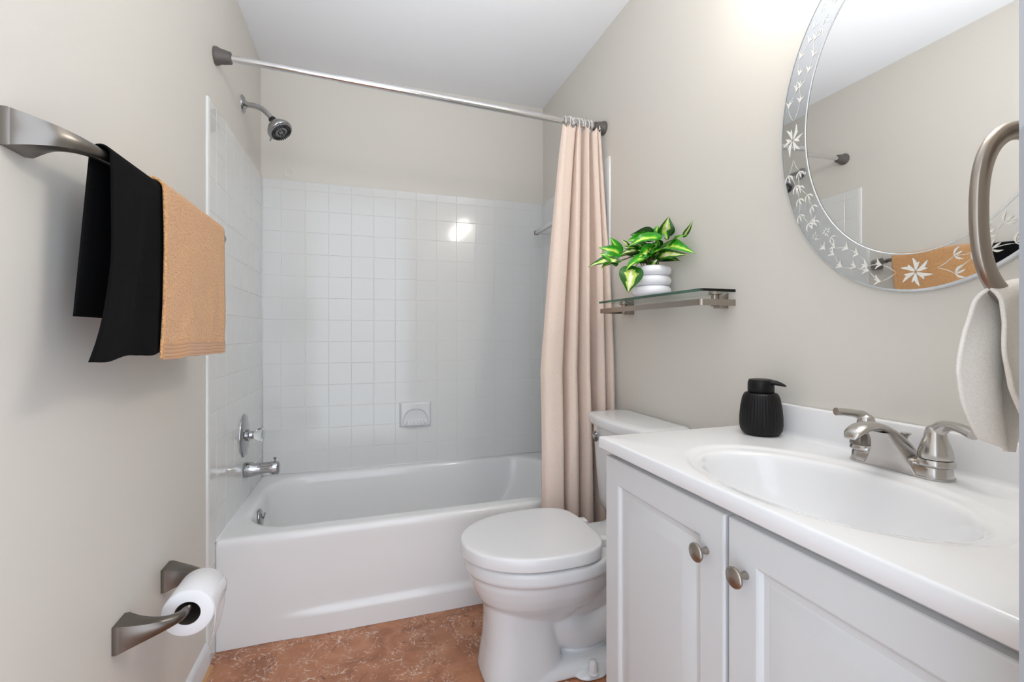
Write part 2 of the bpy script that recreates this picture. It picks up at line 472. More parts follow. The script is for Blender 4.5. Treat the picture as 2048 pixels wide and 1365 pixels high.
# ================================================================= BATHTUB
tub = thing('bathtub', (W/2, D/2, 0), 'white enamelled alcove bathtub with a plain apron front', 'bathtub')
b = newbm()
X0, X1, Y0, Y1 = .0015, W-.0015, 0.0, D-TT-.001
def R(dx0, dx1, dy0, dy1, r, z): return rrect(X0+dx0, X1-dx1, Y0+dy0, Y1-dy1, r, z, 12, 40)
rings = [R(0, 0, .0, 0, .012, .001), R(0, 0, .0, 0, .012, .03), R(0, 0, .0, 0, .012, .06)]
for z in (.070, .076, .082, .088, .095, .105, .12, .18, .24, .30, .335, .355): rings.append(R(0, 0, 0, 0, .012, z))
rings += [R(0, 0, .001, 0, .013, .366), R(0, 0, .0035, 0, .014, .3735), R(0, 0, .0075, 0, .016, .3785), R(0, 0, .014, 0, .02, .3808), R(.006, .006, .026, .006, .03, .381)]
# deck inwards, a soft lip, then the basin
rings += [R(.03, .04, .05, .02, .10, .3805), R(.047, .062, .066, .034, .15, .3800), R(.057, .070, .072, .040, .17, .3785),
          R(.064, .075, .079, .045, .18, .3735), R(.069, .080, .085, .049, .182, .362), R(.073, .086, .089, .053, .182, .34),
          R(.080, .100, .094, .060, .18, .29), R(.092, .130, .100, .068, .175, .22), R(.108, .170, .108, .078, .17, .15),
          R(.134, .215, .124, .094, .16, .095), R(.160, .260, .150, .120, .145, .066), R(.200, .310, .190, .160, .13, .056), R(.30, .42, .27, .24, .10, .052)]
vs = loft(b, rings, True, True, True)
# apron: the foot of the panel steps forward; the step fades out towards the corner at the valve wall
for v in b.verts:
    if v.co.y < .03 and v.co.z < .36:
        fx = min(max((v.co.x-.16)/.22, 0), 1); fx = fx*fx*(3-2*fx)
        lo = min(max((.099-v.co.z)/.026, 0), 1); lo = lo*lo*(3-2*lo)
        v.co.y -= .010*lo*fx
        v.co.y += .003*(1-lo)*fx*min(max((.345-v.co.z)/.03, 0), 1)
obj('shell', b, 'tub', tub, True, 60)
b = newbm(); lathe(b, [(.037, 0), (.037, .003), (.034, .007), (.026, .0095), (.0, .0105)], (.079, .335, .325), (1, 0, .13), 40); ov = obj('overflow_plate', b, 'chrome', tub, True, 50)
ov['label'] = 'chrome round overflow plate with a lever'
b = newbm(); tube(b, [(.084, .335, .316), (.094, .335, .326), (.098, .335, .345)], [.006, .005, .006], 12, 4, flat=.6); obj('lever', b, 'chrome', ov)
b = newbm(); lathe(b, [(.0, .004), (.024, .004), (.032, .002), (.034, .0)], (.36, .38, .0525), (0, 0, 1), 32); obj('drain', b, 'chrome', tub, True, 50)
# caulk line between tub and tile
b = newbm()
for p in ([(TT, .004, TUB), (TT, D-TT, TUB)], [(TT, D-TT, TUB), (W-TT, D-TT, TUB)], [(W-TT, D-TT, TUB), (W-TT, .004, TUB)]):
    tube(b, p, .0035, 8)
obj('caulk', b, 'caulk', tub)
b = newbm()
for x in (TT, W-TT): tube(b, [(x, D-TT, TUB), (x, D-TT, 1.876)], .0035, 8)
obj('corner_caulk', b, 'caulk', wall_back)

# ================================================================= SHOWER FITTINGS
SY = .385
t = thing('shower_sprayer', (0, .40, 2.077), 'chrome shower head on a bent arm above the tub spout', 'shower head')
b = newbm(); lathe(b, [(.037, .0), (.036, .004), (.030, .008), (.018, .011), (.013, .018), (.0, .018)], (0.0005, .40, 2.077), (1, 0, 0), 40); obj('flange', b, 'chrome', t, True, 50)
b = newbm(); tube(b, [(.004, .40, 2.077), (.045, .40, 2.076), (.075, .40, 2.066), (.100, .40, 2.044), (.115, .40, 2.026)], .0105, 20, 8, ref=(0, 1, 0)); obj('arm', b, 'chrome', t)
ax = Vector((.52, -.27, -.80)).normalized(); o0 = Vector((.112, .40, 2.030))
b = newbm(); lathe(b, [(.0125, 0), (.0155, .002), (.0160, .010), (.0150, .022), (.0, .022)], o0, ax, 24); obj('swivel_collar', b, 'black_rubber', t, True, 40)
b = newbm(); lathe(b, [(.0, .018), (.014, .018), (.017, .024), (.026, .028), (.038, .038), (.046, .050), (.051, .060), (.0525, .067), (.050, .073), (.047, .075), (.0, .075)], o0, ax, 48); hd = obj('head', b, 'chrome', t, True, 50)
b = newbm(); lathe(b, [(.0, .0765), (.043, .0765), (.0445, .075), (.0445, .0745)], o0, ax, 48); fp = obj('face_plate', b, mat('grey_spray_face', rgb(150, 150, 152), .25, .3), hd, True, 50)
a_, b_ = frame(ax, Vector((0, 0, 1)))
b = newbm()
for rr, cnt in ((.039, 28), (.030, 20), (.013, 7)):
    for i in range(cnt):
        th = 2*PI*i/cnt+rr*20
        p = o0+a_*(rr*math.cos(th))+b_*(rr*math.sin(th))
        lathe(b, [(.0034, .0755), (.0028, .083), (.0, .0835)], p, ax, 8)
n = obj('spray_nozzle', b, 'black_rubber', hd); n['kind'] = 'stuff'
b = newbm(); tube(b, [o0+ax*.066+b_*-.050, o0+ax*.072+b_*-.064], [.004, .003], 10); obj('spray_lever', b, 'chrome', hd)

t = thing('shower_valve', (TT, .385, .664), 'chrome oval shower valve plate with a clear acrylic knob', 'shower valve')
b = newbm()
rings = []
for s, x in ((1.0, .0), (1.0, .003), (.94, .007), (.80, .010), (.55, .012), (.2, .013)):
    rings.append([Vector((TT+x, .385+math.cos(2*PI*i/56)*.075*s, .664+math.sin(2*PI*i/56)*.091*s)) for i in range(56)])
loft(b, rings); esc = obj('escutcheon', b, 'chrome', t, True, 60)
for zz in (.590, .738):
    b = newbm(); lathe(b, [(.005, 0), (.005, .0015), (.003, .003), (0, .003)], (TT+.006, .385, zz), (1, 0, 0), 14); obj('screw', b, 'chrome', esc)
b = newbm(); lathe(b, [(.024, .0), (.024, .010), (.018, .013), (.014, .030), (.0, .030)], (TT+.010, .385, .664), (1, 0, 0), 32); obj('stem_sleeve', b, 'chrome', t, True, 50)
b = newbm(); lathe(b, [(.0, .0), (.015, .0), (.0155, .010), (.020, .022), (.029, .036), (.031, .043), (.029, .049), (.022, .050), (.020, .046), (.0, .045)], (TT+.024, .385, .664), (1, 0, 0), 40,
      ribs=lambda th, h: .0010*math.cos(th*10) if h > .012 else 0); obj('knob', b, 'acrylic', t, True, 60)

t = thing('tub_spout', (TT, .39, .50), 'chrome tub spout with a pull-up diverter knob', 'tub spout')
b = newbm()
def sp(x, hw, z0, z1): return rrect(-hw, hw, z0, z1, min(hw, (z1-z0)/2)*.92, x, 8, 3)
S = [(.0, .029, .486, .546), (.004, .030, .484, .548), (.030, .029, .486, .546), (.040, .026, .489, .541), (.070, .024, .493, .541), (.095, .023, .496, .542), (.104, .0225, .489, .543),
     (.110, .022, .486, .543), (.125, .0215, .486, .542), (.133, .019, .488, .539), (.136, .014, .494, .532)]
loft(b, [[Vector((TT+q.z, .39+q.x, q.y)) for q in sp(*s)] for s in S]); obj('body', b, 'chrome', t, True, 60)
b = newbm(); lathe(b, [(.003, 0), (.003, .010), (.0065, .014), (.0070, .018), (.005, .020), (.0, .020)], (TT+.118, .39, .541), (0, 0, 1), 20); obj('diverter_knob', b, 'chrome', t, True, 50)

# soap dish, ceramic, set on the back wall
t = thing('soap_dish', (.76, D-TT, .58), 'white ceramic soap dish set in the back wall tiles', 'soap dish')
x0, x1, z0, z1 = .676, .848, .583, .722
b = newbm()
yb = D-TT
# face plate with a scooped arch opening
NX, NZ = 60, 48
def dish(u, v):
    x = x0+(x1-x0)*u; z = z0+(z1-z0)*v
    ed = min(u, 1-u)*(x1-x0); ez = min(v, 1-v)*(z1-z0); e = min(ed, ez)
    h = .020*min(1, (e/.012))**.5 if e > 0 else 0
    cx = (u-.5)*(x1-x0)/.068; zz = (z-z0-.022)/.078
    inside = 1-(abs(cx)**2.6+max(zz, 0)**2.2) if zz > 0 else (1-abs(cx)**2.6)*max(0, 1+zz*4)
    s = min(max(inside*7, 0), 1); s = s*s*(3-2*s)
    h -= .0125*s*(1-.35*min(max(zz, 0), 1))
    # soap ledge with ribs
    lz = (z-z0)
    if lz < .034:
        k = min(max((.034-lz)/.012, 0), 1); k = k*k*(3-2*k)
        h += .024*k*min(1, ez/.012)*(1-abs(cx)**6 if abs(cx) < 1 else 0)
    for i in range(6):
        rx = (i-2.5)*.0185
        dd = math.hypot(((x-(x0+x1)/2)-rx)/.0045, (lz-.030)/.011)
        if dd < 1: h += .010*(1-dd*dd)
    return Vector((x, yb-h, z))
grid(b, NX, NZ, dish)
o = obj('dish_face', b, 'china', t, True, 60); 
# towel bar of the tub: clear square bar on the alcove's right wall
t = thing('acrylic_towel_bar', (W-TT, .30, 1.69), 'clear square plastic bar on the tub wall behind the curtain', 'towel bar')
b = newbm(); box(b, 1.435, 1.456, .04, .66, 1.672, 1.692, .002); o = obj('bar', b, mat('milky_plastic_bar', rgb(222, 224, 224), .15), t, True, 30)
b = newbm(); box(b, 1.433, 1.458, .66, .672, 1.670, 1.694, .002); obj('end_cap', b, mat('bronze_cap', rgb(120, 98, 88), .4), t, True, 30)
b = newbm(); box(b, 1.440, W-TT-.0004, .64, .66, 1.674, 1.690, .003); obj('bracket', b, 'china', t, True, 30)
b = newbm(); box(b, 1.440, W-TT-.0004, .05, .07, 1.674, 1.690, .003); obj('bracket', b, 'china', t, True, 30)

# ================================================================= CURTAIN ROD, HOOKS, CURTAIN
RL, RR = Vector((0, .022, 2.063)), Vector((W, .022, 2.024))
rd = (RR-RL).normalized()
def rp(x): return RL+rd*((x-RL.x)/rd.x)
t = thing('shower_curtain_rod', (W/2, .022, 2.0435), 'chrome tension rod for the shower curtain across the tub', 'curtain rod')
b = newbm(); tube(b, [rp(.012), rp(.42)], .0115, 28); obj('inner_tube', b, 'rod_chrome', t, True, 40)
b = newbm(); lathe(b, [(.0115, 0), (.0140, .001), (.0140, 1.10), (.0135, 1.101)], rp(.40), rd, 28); obj('outer_tube', b, 'rod_chrome', t, True, 40)
for p, s in ((RL, 1), (RR, -1)):
    b = newbm(); lathe(b, [(.0, .0005), (.029, .0005), (.031, .004), (.030, .010), (.026, .018), (.024, .030), (.021, .044), (.020, .050), (.0165, .052), (.0115, .053)], p, rd*s, 36,
          ribs=lambda th, h: .0006*math.cos(h*900)); obj('end_cap', b, 'dark', t, True, 60)

# curtain: pleated polyline, narrow under the hooks and spreading below
ZT, ZB = 2.000, .13
# pleats as (position across 0..1, depth -1..1) control points of the cloth's run
ctl = [(0, -.2), (.03, -.75), (.10, -.95), (.20, -.85), (.27, -.50), (.315, .50), (.33, .80), (.345, .3), (.36, -.55), (.43, -.95), (.485, -.6), (.50, .3), (.505, .85), (.53, .6), (.545, -.4), (.58, -.95), (.64, -.80),
       (.665, -.1), (.675, .7), (.745, .85), (.765, .2), (.775, -.6), (.82, -.95), (.858, -.5), (.87, .5), (.88, .75), (.895, -.2), (.93, -.85), (.975, -.75), (1.0, -.3)]
NU = 240; path = smooth_path([(a, c, 0) for a, c in ctl], 12)
def cur(u, v):
    k = u*(len(path)-1); i = min(int(k), len(path)-2); f = k-i
    q = path[i].lerp(path[i+1], f)
    z = ZT+(ZB-ZT)*v
    xl = 1.318+(1.187-1.318)*min(1, v*1.75)**.85
    xr = 1.500+.012*min(1, v*2)
    spread = q.x
    # the pleats near the hooks crowd and wander, then fall straight
    w = math.sin(q.x*23+1.0)*.012*(1-v)**2+noise.noise(Vector((q.x*7, v*2.2, 0)))*.016*v
    x = xl+(xr-xl)*spread+w*(1-abs(2*spread-1)**3)
    amp = .024+.024*min(1, v*1.8)
    yc = .022-.075*min(1, v*1.35)-.024*q.x*min(1, v*3)
    y = yc+amp*q.y+noise.noise(Vector((q.x*5, v*3+4, 2)))*.008
    y = min(y, -.018) if z < .44 else y
    sag = .018*abs(math.sin(q.x*PI*11))**1.5*(1-v)**14
    return Vector((min(x, 1.514), y, z-sag+.012))
b = newbm(); grid(b, NU, 110, cur)
# reorder: grid maps u across; hem band at the bottom
cu = obj('shower_curtain', b, 'curtain', None, True); recenter(cu, (1.40, 0, ZB)); solid(cu, .0016)
tag(cu, 'blush linen-look shower curtain gathered beside the toilet tank', 'shower curtain')
# hooks
hook = None
def hook_mesh(b, c, tilt):
    pts = []
    for i in range(22):
        th = -.6*PI+2*PI*i/22*.93
        pts.append(Vector((c.x+math.sin(tilt)*.018*math.cos(th), c.y+.0205*math.cos(th), c.z+.0235*math.sin(th)*1.15-.006)))
    tube(b, pts, .0022, 8)
for i in range(12):
    x = 1.328+(1.492-1.328)*i/11+random.uniform(-.004, .004)
    c = rp(min(x, 1.470+.0)) if x < 1.47 else rp(x)
    b = newbm(); hook_mesh(b, Vector((0, 0, 0)), random.uniform(-.9, .9))
    o = obj('curtain_hook', b, 'ivory', None, True); o.location = c
    tag(o, 'small white plastic hook holding the curtain on the chrome rod', 'curtain hook', 'curtain hooks on the shower rod')

# ================================================================= TOWEL BAR, PAPER HOLDER (same flared posts)
def flared_post(b, y, z, x_tip, y_tip, half=.027, r=.0085, h=None):
    """square wall plate whose post sweeps in an S out to the bar"""
    h = h or half
    rect = lambda a, x, yy, zz, hh: [Vector((x, yy+u*a, zz+v*hh)) for u, v in SQ]
    SQ = []
    n = 32
    for i in range(n):
        th = 2*PI*i/n+PI/4
        c, s = math.cos(th), math.sin(th); m = max(abs(c), abs(s)); SQ.append((c/m, s/m))
    rings = [rect(half, .0006, y, z, h), rect(half, .010, y, z, h), rect(half*.97, .0115, y, z, h*.97), rect(half*.965, .013, y, z, h*.965)]
    loft(b, rings, True, True, False)
    N = 22
    P0, P1, P2, P3 = Vector((.013, y, z)), Vector((.055, y, z)), Vector((x_tip, y+(y_tip-y)*.25, z)), Vector((x_tip, y_tip, z))
    rr = []
    for k in range(N+1):
        t_ = k/N
        p = P0*(1-t_)**3+P1*3*t_*(1-t_)**2+P2*3*t_*t_*(1-t_)+P3*t_**3
        d = (P1-P0)*3*(1-t_)**2+(P2-P1)*6*t_*(1-t_)+(P3-P2)*3*t_*t_
        d.normalize(); side = Vector((d.y, -d.x, 0))            # horizontal, across the run
        side = -side
        e = (1-t_)**1.7
        sa = half*.965*e+r*(1-e); sb = h*.965*e+r*(1-e)
        ring = []
        for u, v in SQ:
            q = math.hypot(u, v); k2 = min(1, t_*1.6)
            uu, vv = u*(1-k2)+u/q*k2, v*(1-k2)+v/q*k2
            ring.append(p+side*(uu*sa)+Vector((0, 0, vv*sb)))
        rr.append(ring)
    loft(b, rr, True, False, True)
BZ = 1.399; BX = .078
t = thing('towel_bar', (0, -.55, BZ), 'brushed nickel towel bar with flared square posts holding two towels', 'towel bar')
b = newbm(); flared_post(b, -.930, 1.394, BX, -.835, .027, .0095, .0275); bmesh.ops.remove_doubles(b, verts=b.verts, dist=1e-5); obj('post', b, 'nickel_bar', t, True, 35)
b = newbm(); flared_post(b, -.125, 1.394, BX, -.225, .027, .0095, .0275); bmesh.ops.remove_doubles(b, verts=b.verts, dist=1e-5); obj('post', b, 'nickel_bar', t, True, 35)
b = newbm(); tube(b, [(BX, -.84, 1.397), (BX, -.22, 1.397)], .0085, 20); obj('rod', b, 'nickel_bar', t)

def hung_towel(name, y0, y1, zf, zb, R, m, label, th, wav, flare=0.0, seed=0, out=0.0, curl=0.0, slant=0.0, backshift=0.0, taper=0.0):
    zt = 1.397
    Lf, Lb = zt-zf, zt-zb; La = PI*R; L = Lf+La+Lb
    def f(u, v):
        s = v*L
        if s < Lf:                        # front fall, from the hem up
            d = Lf-s; z = zf+s; k = d/Lf
            yy = y0+(y1-y0)*u
            yy -= taper*k**1.3*(1+.6*u)
            yy += -flare*(1-u)**3*max(0, (k-.45)/.55)**1.6
            x = BX+R+out*k+wav*math.sin(u*9+seed+k*1.2)*k**1.1*.6+wav*1.1*noise.noise(Vector((u*5+k, k*1.6, seed)))*min(1, k*1.5)
            x += curl*(1-u)**6*k
            z -= (slant*(1-u)+.006*noise.noise(Vector((u*5, seed, 0))))*k
            return Vector((x, yy, z))
        if s < Lf+La:
            a = (s-Lf)/La*PI; return Vector((BX+R*math.cos(a), y0+(y1-y0)*u, zt+R*math.sin(a)))
        d = s-Lf-La; k = d/Lb
        x = BX-R-.016*k+wav*.6*math.sin(u*8+seed+2)*k
        return Vector((max(x, .008), y0+(y1-y0)*u+backshift*k, zt-d))
    b = newbm(); grid(b, 60, 140, f)
    o = obj(name, b, m, None, True); recenter(o, (BX, (y0+y1)/2, zf))
    solid(o, th, 1.0)
    return o, f
o, _ = hung_towel('towel', -.868, -.60, 1.060, 1.125, .0125, 'black_cloth', '', .003, .006, flare=.085, seed=1.0, out=.004, slant=.006, backshift=-.012)
tag(o, 'black towel hanging folded over the towel bar beside the tan towel', 'towel')
o, ft = hung_towel('towel', -.680, -.262, 1.046, 1.10, .0190, 'tan', '', .005, .006, seed=3.2, out=.013, taper=.036)
tag(o, 'tan terry towel with a flat woven hem hanging on the towel bar', 'towel')
tan = o
b = newbm()
def hemf(u, v):
    p = ft(u*1.0, .0+v*.045); rib = .0009*math.cos(v*PI*8)
    return Vector((p.x+.0052+rib, p.y, p.z-.002))
grid(b, 60, 24, hemf); hm = obj('hem', b, 'tan_hem', tan, True); solid(hm, .002, -1)
hm['label'] = 'smooth woven hem band'

t = thing('toilet_paper_holder', (0, -.52, .462), 'dark brushed nickel toilet paper holder with two flared posts', 'toilet paper holder')
TX, TZ = .105, .461
b = newbm(); flared_post(b, -.628, .463, TX, -.578, .027, .0095, .029); bmesh.ops.remove_doubles(b, verts=b.verts, dist=1e-5); obj('post', b, 'nickel_dark', t, True, 35)
b = newbm(); flared_post(b, -.392, .463, TX, -.442, .027, .0095, .029); bmesh.ops.remove_doubles(b, verts=b.verts, dist=1e-5); obj('post', b, 'nickel_dark', t, True, 35)
b = newbm(); tube(b, [(TX, -.58, TZ), (TX, -.44, TZ)], .0075, 16); obj('spindle', b, 'nickel_dark', t)
t = thing('toilet_paper_roll', (TX, -.51, TZ-.0), 'white toilet paper roll on the holder low on the wall', 'toilet paper')
b = newbm()
ya, yb = -.566, -.458; Ro, Ri = .053, .0265
lathe(b, [(Ri, 0), (Ro-.002, 0), (Ro, .002), (Ro, yb-ya-.002), (Ro-.002, yb-ya), (Ri, yb-ya)], (TX, ya, TZ-.011), (0, 1, 0), 64, cap=False); obj('paper', b, 'paper', t, True, 50)
b = newbm(); lathe(b, [(Ri-.0012, .0008), (Ri, .0008), (Ri, yb-ya-.0008), (Ri-.0012, yb-ya-.0008), (Ri-.0012, .0008)], (TX, ya, TZ-.011), (0, 1, 0), 40, cap=False); obj('core', b, 'card', t, True, 50)
b = newbm()
def sheet(u, v):
    y = ya+.001+(yb-ya-.002)*u; s = v*.115
    x = TX+Ro+.0006; z = TZ-.011
    if s < .03: a = .5*(.03-s)/.03; return Vector((TX+(Ro+.0006)*math.cos(a), y, TZ-.011+(Ro+.0006)*math.sin(a)))
    k = s-.03
    return Vector((x-.20*k*k*6+.002*math.sin(u*6+k*40)-(u*.006), y, z-k))
grid(b, 14, 30, sheet); sh = obj('loose_sheet', b, 'paper', t, True); solid(sh, .0006)

# ================================================================= TOILET
TY = -.373
t = thing('toilet', (1.15, TY, 0), 'white two-piece toilet with a closed round lid beside the vanity', 'toilet')
b = newbm()
def egg(z, xf, xb, hw, xc=1.05, n=2.0, nb=3.0): return superell(xc, TY, xc-xf, hw, z, n, 72, xb-xc, nb)
# bowl
loft(b, [egg(.388, .812, 1.27, .172), egg(.386, .803, 1.28, .183), egg(.378, .799, 1.285, .187), egg(.350, .799, 1.285, .187), egg(.343, .803, 1.285, .183), egg(.338, .811, 1.285, .176),
         egg(.32, .815, 1.285, .172, n=2.1), egg(.29, .824, 1.28, .163, n=2.1), egg(.26, .838, 1.27, .149, n=2.2), egg(.235, .855, 1.25, .130), egg(.215, .872, 1.22, .112), egg(.19, .882, 1.18, .095), egg(.15, .90, 1.14, .07)])
# front pedestal column
loft(b, [egg(.28, .86, 1.12, .10, .97, 2.4, 2.6), egg(.22, .864, 1.11, .100, .97, 2.6, 2.8), egg(.17, .866, 1.10, .099, .97, 2.7, 3), egg(.10, .862, 1.105, .103, .97, 2.8, 3), egg(.04, .853, 1.115, .110, .97, 2.9, 3), egg(.001, .848, 1.12, .114, .97, 3, 3)])
# foot plate
loft(b, [egg(.0015, .86, 1.40, .116, 1.10, 3, 4), egg(.010, .86, 1.40, .117, 1.10, 3, 4), egg(.028, .875, 1.395, .110, 1.10, 3, 4), egg(.036, .90, 1.38, .09, 1.10, 3, 4)])
loft(b, [superell(1.19, TY, .075, .146, z, 3, 40) if i < 2 else superell(1.19, TY, .06, .132, z, 3, 40) for i, z in enumerate((.0015, .009, .017))])
# trapway
tube(b, [(1.02, TY, .20), (1.12, TY, .135), (1.20, TY, .105), (1.28, TY, .125), (1.34, TY, .21), (1.345, TY, .30)], [.075, .085, .082, .080, .078, .07], 28, 6, ref=(0, 1, 0))
tube(b, [(1.08, TY, .24), (1.18, TY, .22), (1.27, TY, .25), (1.32, TY, .32)], [.09, .085, .085, .085], 28, 6, ref=(0, 1, 0))
tube(b, [(1.345, TY, .22), (1.37, TY, .12), (1.37, TY, .01)], [.07, .07, .075], 24, 6, ref=(0, 1, 0))
# rear shelf under the tank
loft(b, [rrect(1.20, 1.50, TY-a, TY+a, .04, z, 8, 8) for a, z in ((.07, .29), (.085, .33), (.098, .362), (.104, .372), (.104, .384), (.100, .390))])
tube(b, [(1.27, TY, .36), (1.34, TY, .383), (1.40, TY, .398), (1.46, TY, .400)], [.09, .095, .11, .12], 24, 5, flat=.20)
bowl = obj('bowl', b, 'china', t, True)
rm = bowl.modifiers.new('blend', 'REMESH'); rm.mode = 'VOXEL'; rm.voxel_size = .0042; rm.use_smooth_shade = True
sm = bowl.modifiers.new('relax', 'SMOOTH'); sm.factor = .5; sm.iterations = 7
# seat ring and lid
b = newbm()
def lidr(z, d, cor=3.6): return superell(1.045, TY, .258-d, .190-d, z, 2.05, 96, .190-d, cor)
def tilt(rings): return rings
loft(b, [lidr(.3885, .02), lidr(.3885, .015), lidr(.390, .013), lidr(.3925, .013), lidr(.3935, .02)]); obj('seat', b, 'plastic', t, True, 50)
b = newbm()
loft(b, [lidr(.3950, .01), lidr(.3940, .003), lidr(.3950, .0005), lidr(.398, .0), lidr(.410, .0), lidr(.4265, .0005), lidr(.4315, .0022), lidr(.4340, .0055), lidr(.4348, .011), lidr(.4350, .03), lidr(.4352, .08), lidr(.4355, .15)])
obj('lid', b, 'plastic', t, True, 60)
for y in (TY-.075, TY+.075):
    b = newbm(); box(b, 1.232, 1.268, y-.018, y+.018, .388, .420, .008, 4); obj('hinge', b, 'plastic', t, True, 40)
# tank
def tk(x0, x1, hw, z, bow=.012):
    return rrect(x0, x1, TY-hw, TY+hw, .028, z, 8, 12, bow=lambda x, y: (x-(bow*(1-((y-TY)/hw)**2) if x < (x0+x1)/2 else 0), y))
b = newbm()
loft(b, [tk(1.405, 1.490, .150, .402, .006), tk(1.390, 1.500, .166, .410, .008), tk(1.378, 1.503, .175, .425), tk(1.370, 1.505, .181, .46), tk(1.362, 1.506, .185, .55), tk(1.355, 1.507, .188, .66, .014), tk(1.350, 1.508, .190, .748, .016)])
obj('tank', b, 'china', t, True, 50)
b = newbm()
loft(b, [tk(1.350, 1.508, .190, .748, .022), tk(1.340, 1.511, .197, .751, .026), tk(1.337, 1.513, .200, .757, .026), tk(1.335, 1.514, .201, .778, .026), tk(1.338, 1.513, .199, .785, .026), tk(1.346, 1.509, .193, .789, .025), tk(1.37, 1.49, .17, .7905, .02)])
obj('tank_lid', b, 'china', t, True, 60)
b = newbm()
lathe(b, [(.014, 0), (.014, .006), (.010, .009), (.010, .016), (.0, .016)], (1.352, TY+.150, .706), (-1, 0, 0), 24)
tube(b, [(1.338, TY+.150, .706), (1.330, TY+.130, .704), (1.322, TY+.100, .700)], [.007, .0065, .008], 14, 5, flat=1.3)
lv = obj('flush_lever', b, 'chrome', t, True, 60); lv['label'] = 'chrome flush lever'
for s in (-1, 1):
    b = newbm(); lathe(b, [(.020, 0), (.020, .003), (.015, .005), (.0155, .012), (.014, .028), (.010, .037), (.004, .040), (.0, .040)], (1.186, TY+s*.129, .0165), (0, 0, 1), 28); obj('bolt_cap', b, 'plastic', t, True, 60)

# ================================================================= VANITY
VY0, VY1 = -1.596, -.790; VC = -1.193; CZ = .842
t = thing('vanity_cabinet', (1.29, VC, 0), 'white painted vanity cabinet with two raised-panel doors', 'cabinet')
b = newbm()
box(b, 1.078, W-.002, -.816, -.800, .10, .808, .001)          # end panel
box(b, 1.078, W-.002, -1.590, -1.574, .10, .808, .001)
box(b, 1.078, W-.002, -1.574, -.816, .10, .116)               # floor
box(b, W-.008, W-.002, -1.574, -.816, .116, .808)             # back
box(b, 1.078, 1.096, -1.574, -.816, .770, .808)               # front rail
box(b, 1.078, 1.096, -1.208, -1.178, .116, .770)              # stile between the doors
box(b, 1.135, W-.002, -1.590, -.800, .0005, .10, .001); obj('body', b, 'cabinet', t, False)
def door(y0, y1, z0, z1, xf, xb):
    b = newbm()
    # rectangular rings stepping in from the edge: frame, ogee, field recess, raised centre
    steps = [(0, xb), (0, xf+.003), (.0015, xf+.001), (.004, xf), (.056, xf), (.059, xf+.0015), (.0615, xf+.0055), (.064, xf+.0075), (.074, xf+.0075), (.077, xf+.0062), (.100, xf+.0012), (.104, xf+.0004), (.107, xf+.0003)]
    rings = [[Vector((x, y0+d, z0+d)), Vector((x, y1-d, z0+d)), Vector((x, y1-d, z1-d)), Vector((x, y0+d, z1-d))] for d, x in steps]
    loft(b, rings); return b
DF = 1.060
for y0, y1, ky in ((-1.189, -.802, -1.149), (-1.588, -1.197, -1.234)):
    d = obj('door', door(y0, y1, .115, .797, DF, 1.077), 'cabinet', t, True, 20)
    b = newbm()
    lathe(b, [(.0065, .0), (.0060, .004), (.0048, .008), (.0048, .014), (.0075, .018), (.0150, .0205), (.0162, .0225), (.0160, .0250), (.0135, .0268), (.0, .0285)], (DF, ky, .7195), (-1, 0, 0), 40)
    kb = obj('knob', b, 'nickel', d, True, 50); kb['label'] = 'brushed nickel mushroom knob'

# one-piece top: slab, dished oval basin, backsplash
t = thing('countertop', (1.29, VC, .81), 'glossy white one-piece vanity top with an oval sink basin', 'countertop')
CX0, CX1 = 1.048, W-.002
bx, by = 1.240, VC-.012
NN = 160
ths = [2*PI*i/NN for i in range(NN)]
def rect_ring(x0, x1, y0, y1, z):
    out = []
    cor = [(x1, y1), (x0, y1), (x0, y0), (x1, y0)]
    for th in ths:
        c, s = math.cos(th), math.sin(th); k = 1e9
        if c > 1e-9: k = min(k, (x1-bx)/c)
        if c < -1e-9: k = min(k, (x0-bx)/c)
        if s > 1e-9: k = min(k, (y1-by)/s)
        if s < -1e-9: k = min(k, (y0-by)/s)
        out.append(Vector((bx+c*k, by+s*k, z)))
    for q in cor:
        i = min(range(NN), key=lambda i: (out[i]-Vector((q[0], q[1], z))).length); out[i] = Vector((q[0], q[1], z))
    return out
def ell(a, bb, z, dx=0.0): return [Vector((bx+dx+a*math.cos(th), by+bb*math.sin(th), z)) for th in ths]
def inset(d, z): return rect_ring(CX0+d, CX1, VY0, VY1-d, z)
b = newbm()
rings = [ell(.150, .22, .8125), inset(.003, .812), inset(.0, .815), inset(.0, .8375), inset(.0008, .8402), inset(.0026, .8416), inset(.0055, .842)]
rings += [ell(.180, .262, .842), ell(.1755, .2565, .8417), ell(.171, .251, .8405), ell(.167, .246, .8382), ell(.162, .240, .8368), ell(.155, .232, .8360), ell(.150, .2265, .8350), ell(.146, .2215, .8325), ell(.143, .217, .8285),
          ell(.140, .2125, .820), ell(.135, .205, .804), ell(.127, .193, .780), ell(.115, .174, .754), ell(.097, .147, .730), ell(.073, .111, .711), ell(.047, .070, .699), ell(.024, .030, .694)]
loft(b, rings, True, False, True)
obj('top_slab', b, 'marble', t, True, 50)
b = newbm()
prof = [(1.4925, .8418), (1.4985, .8432), (1.5025, .8475), (1.504, .854), (1.504, .913), (1.5055, .9165), (1.509, .918), (W-.0015, .918), (W-.0015, .8418)]
loft(b, [[Vector((x, y, z)) for x, z in prof] for y in (VY0, VY1+.0)]); obj('backsplash', b, 'marble', t, True, 40)
b = newbm(); lathe(b, [(.0, .006), (.016, .006), (.021, .003), (.022, .0)], (bx, by, .6942), (0, 0, 1), 32); obj('drain', b, 'chrome', t, True, 50)

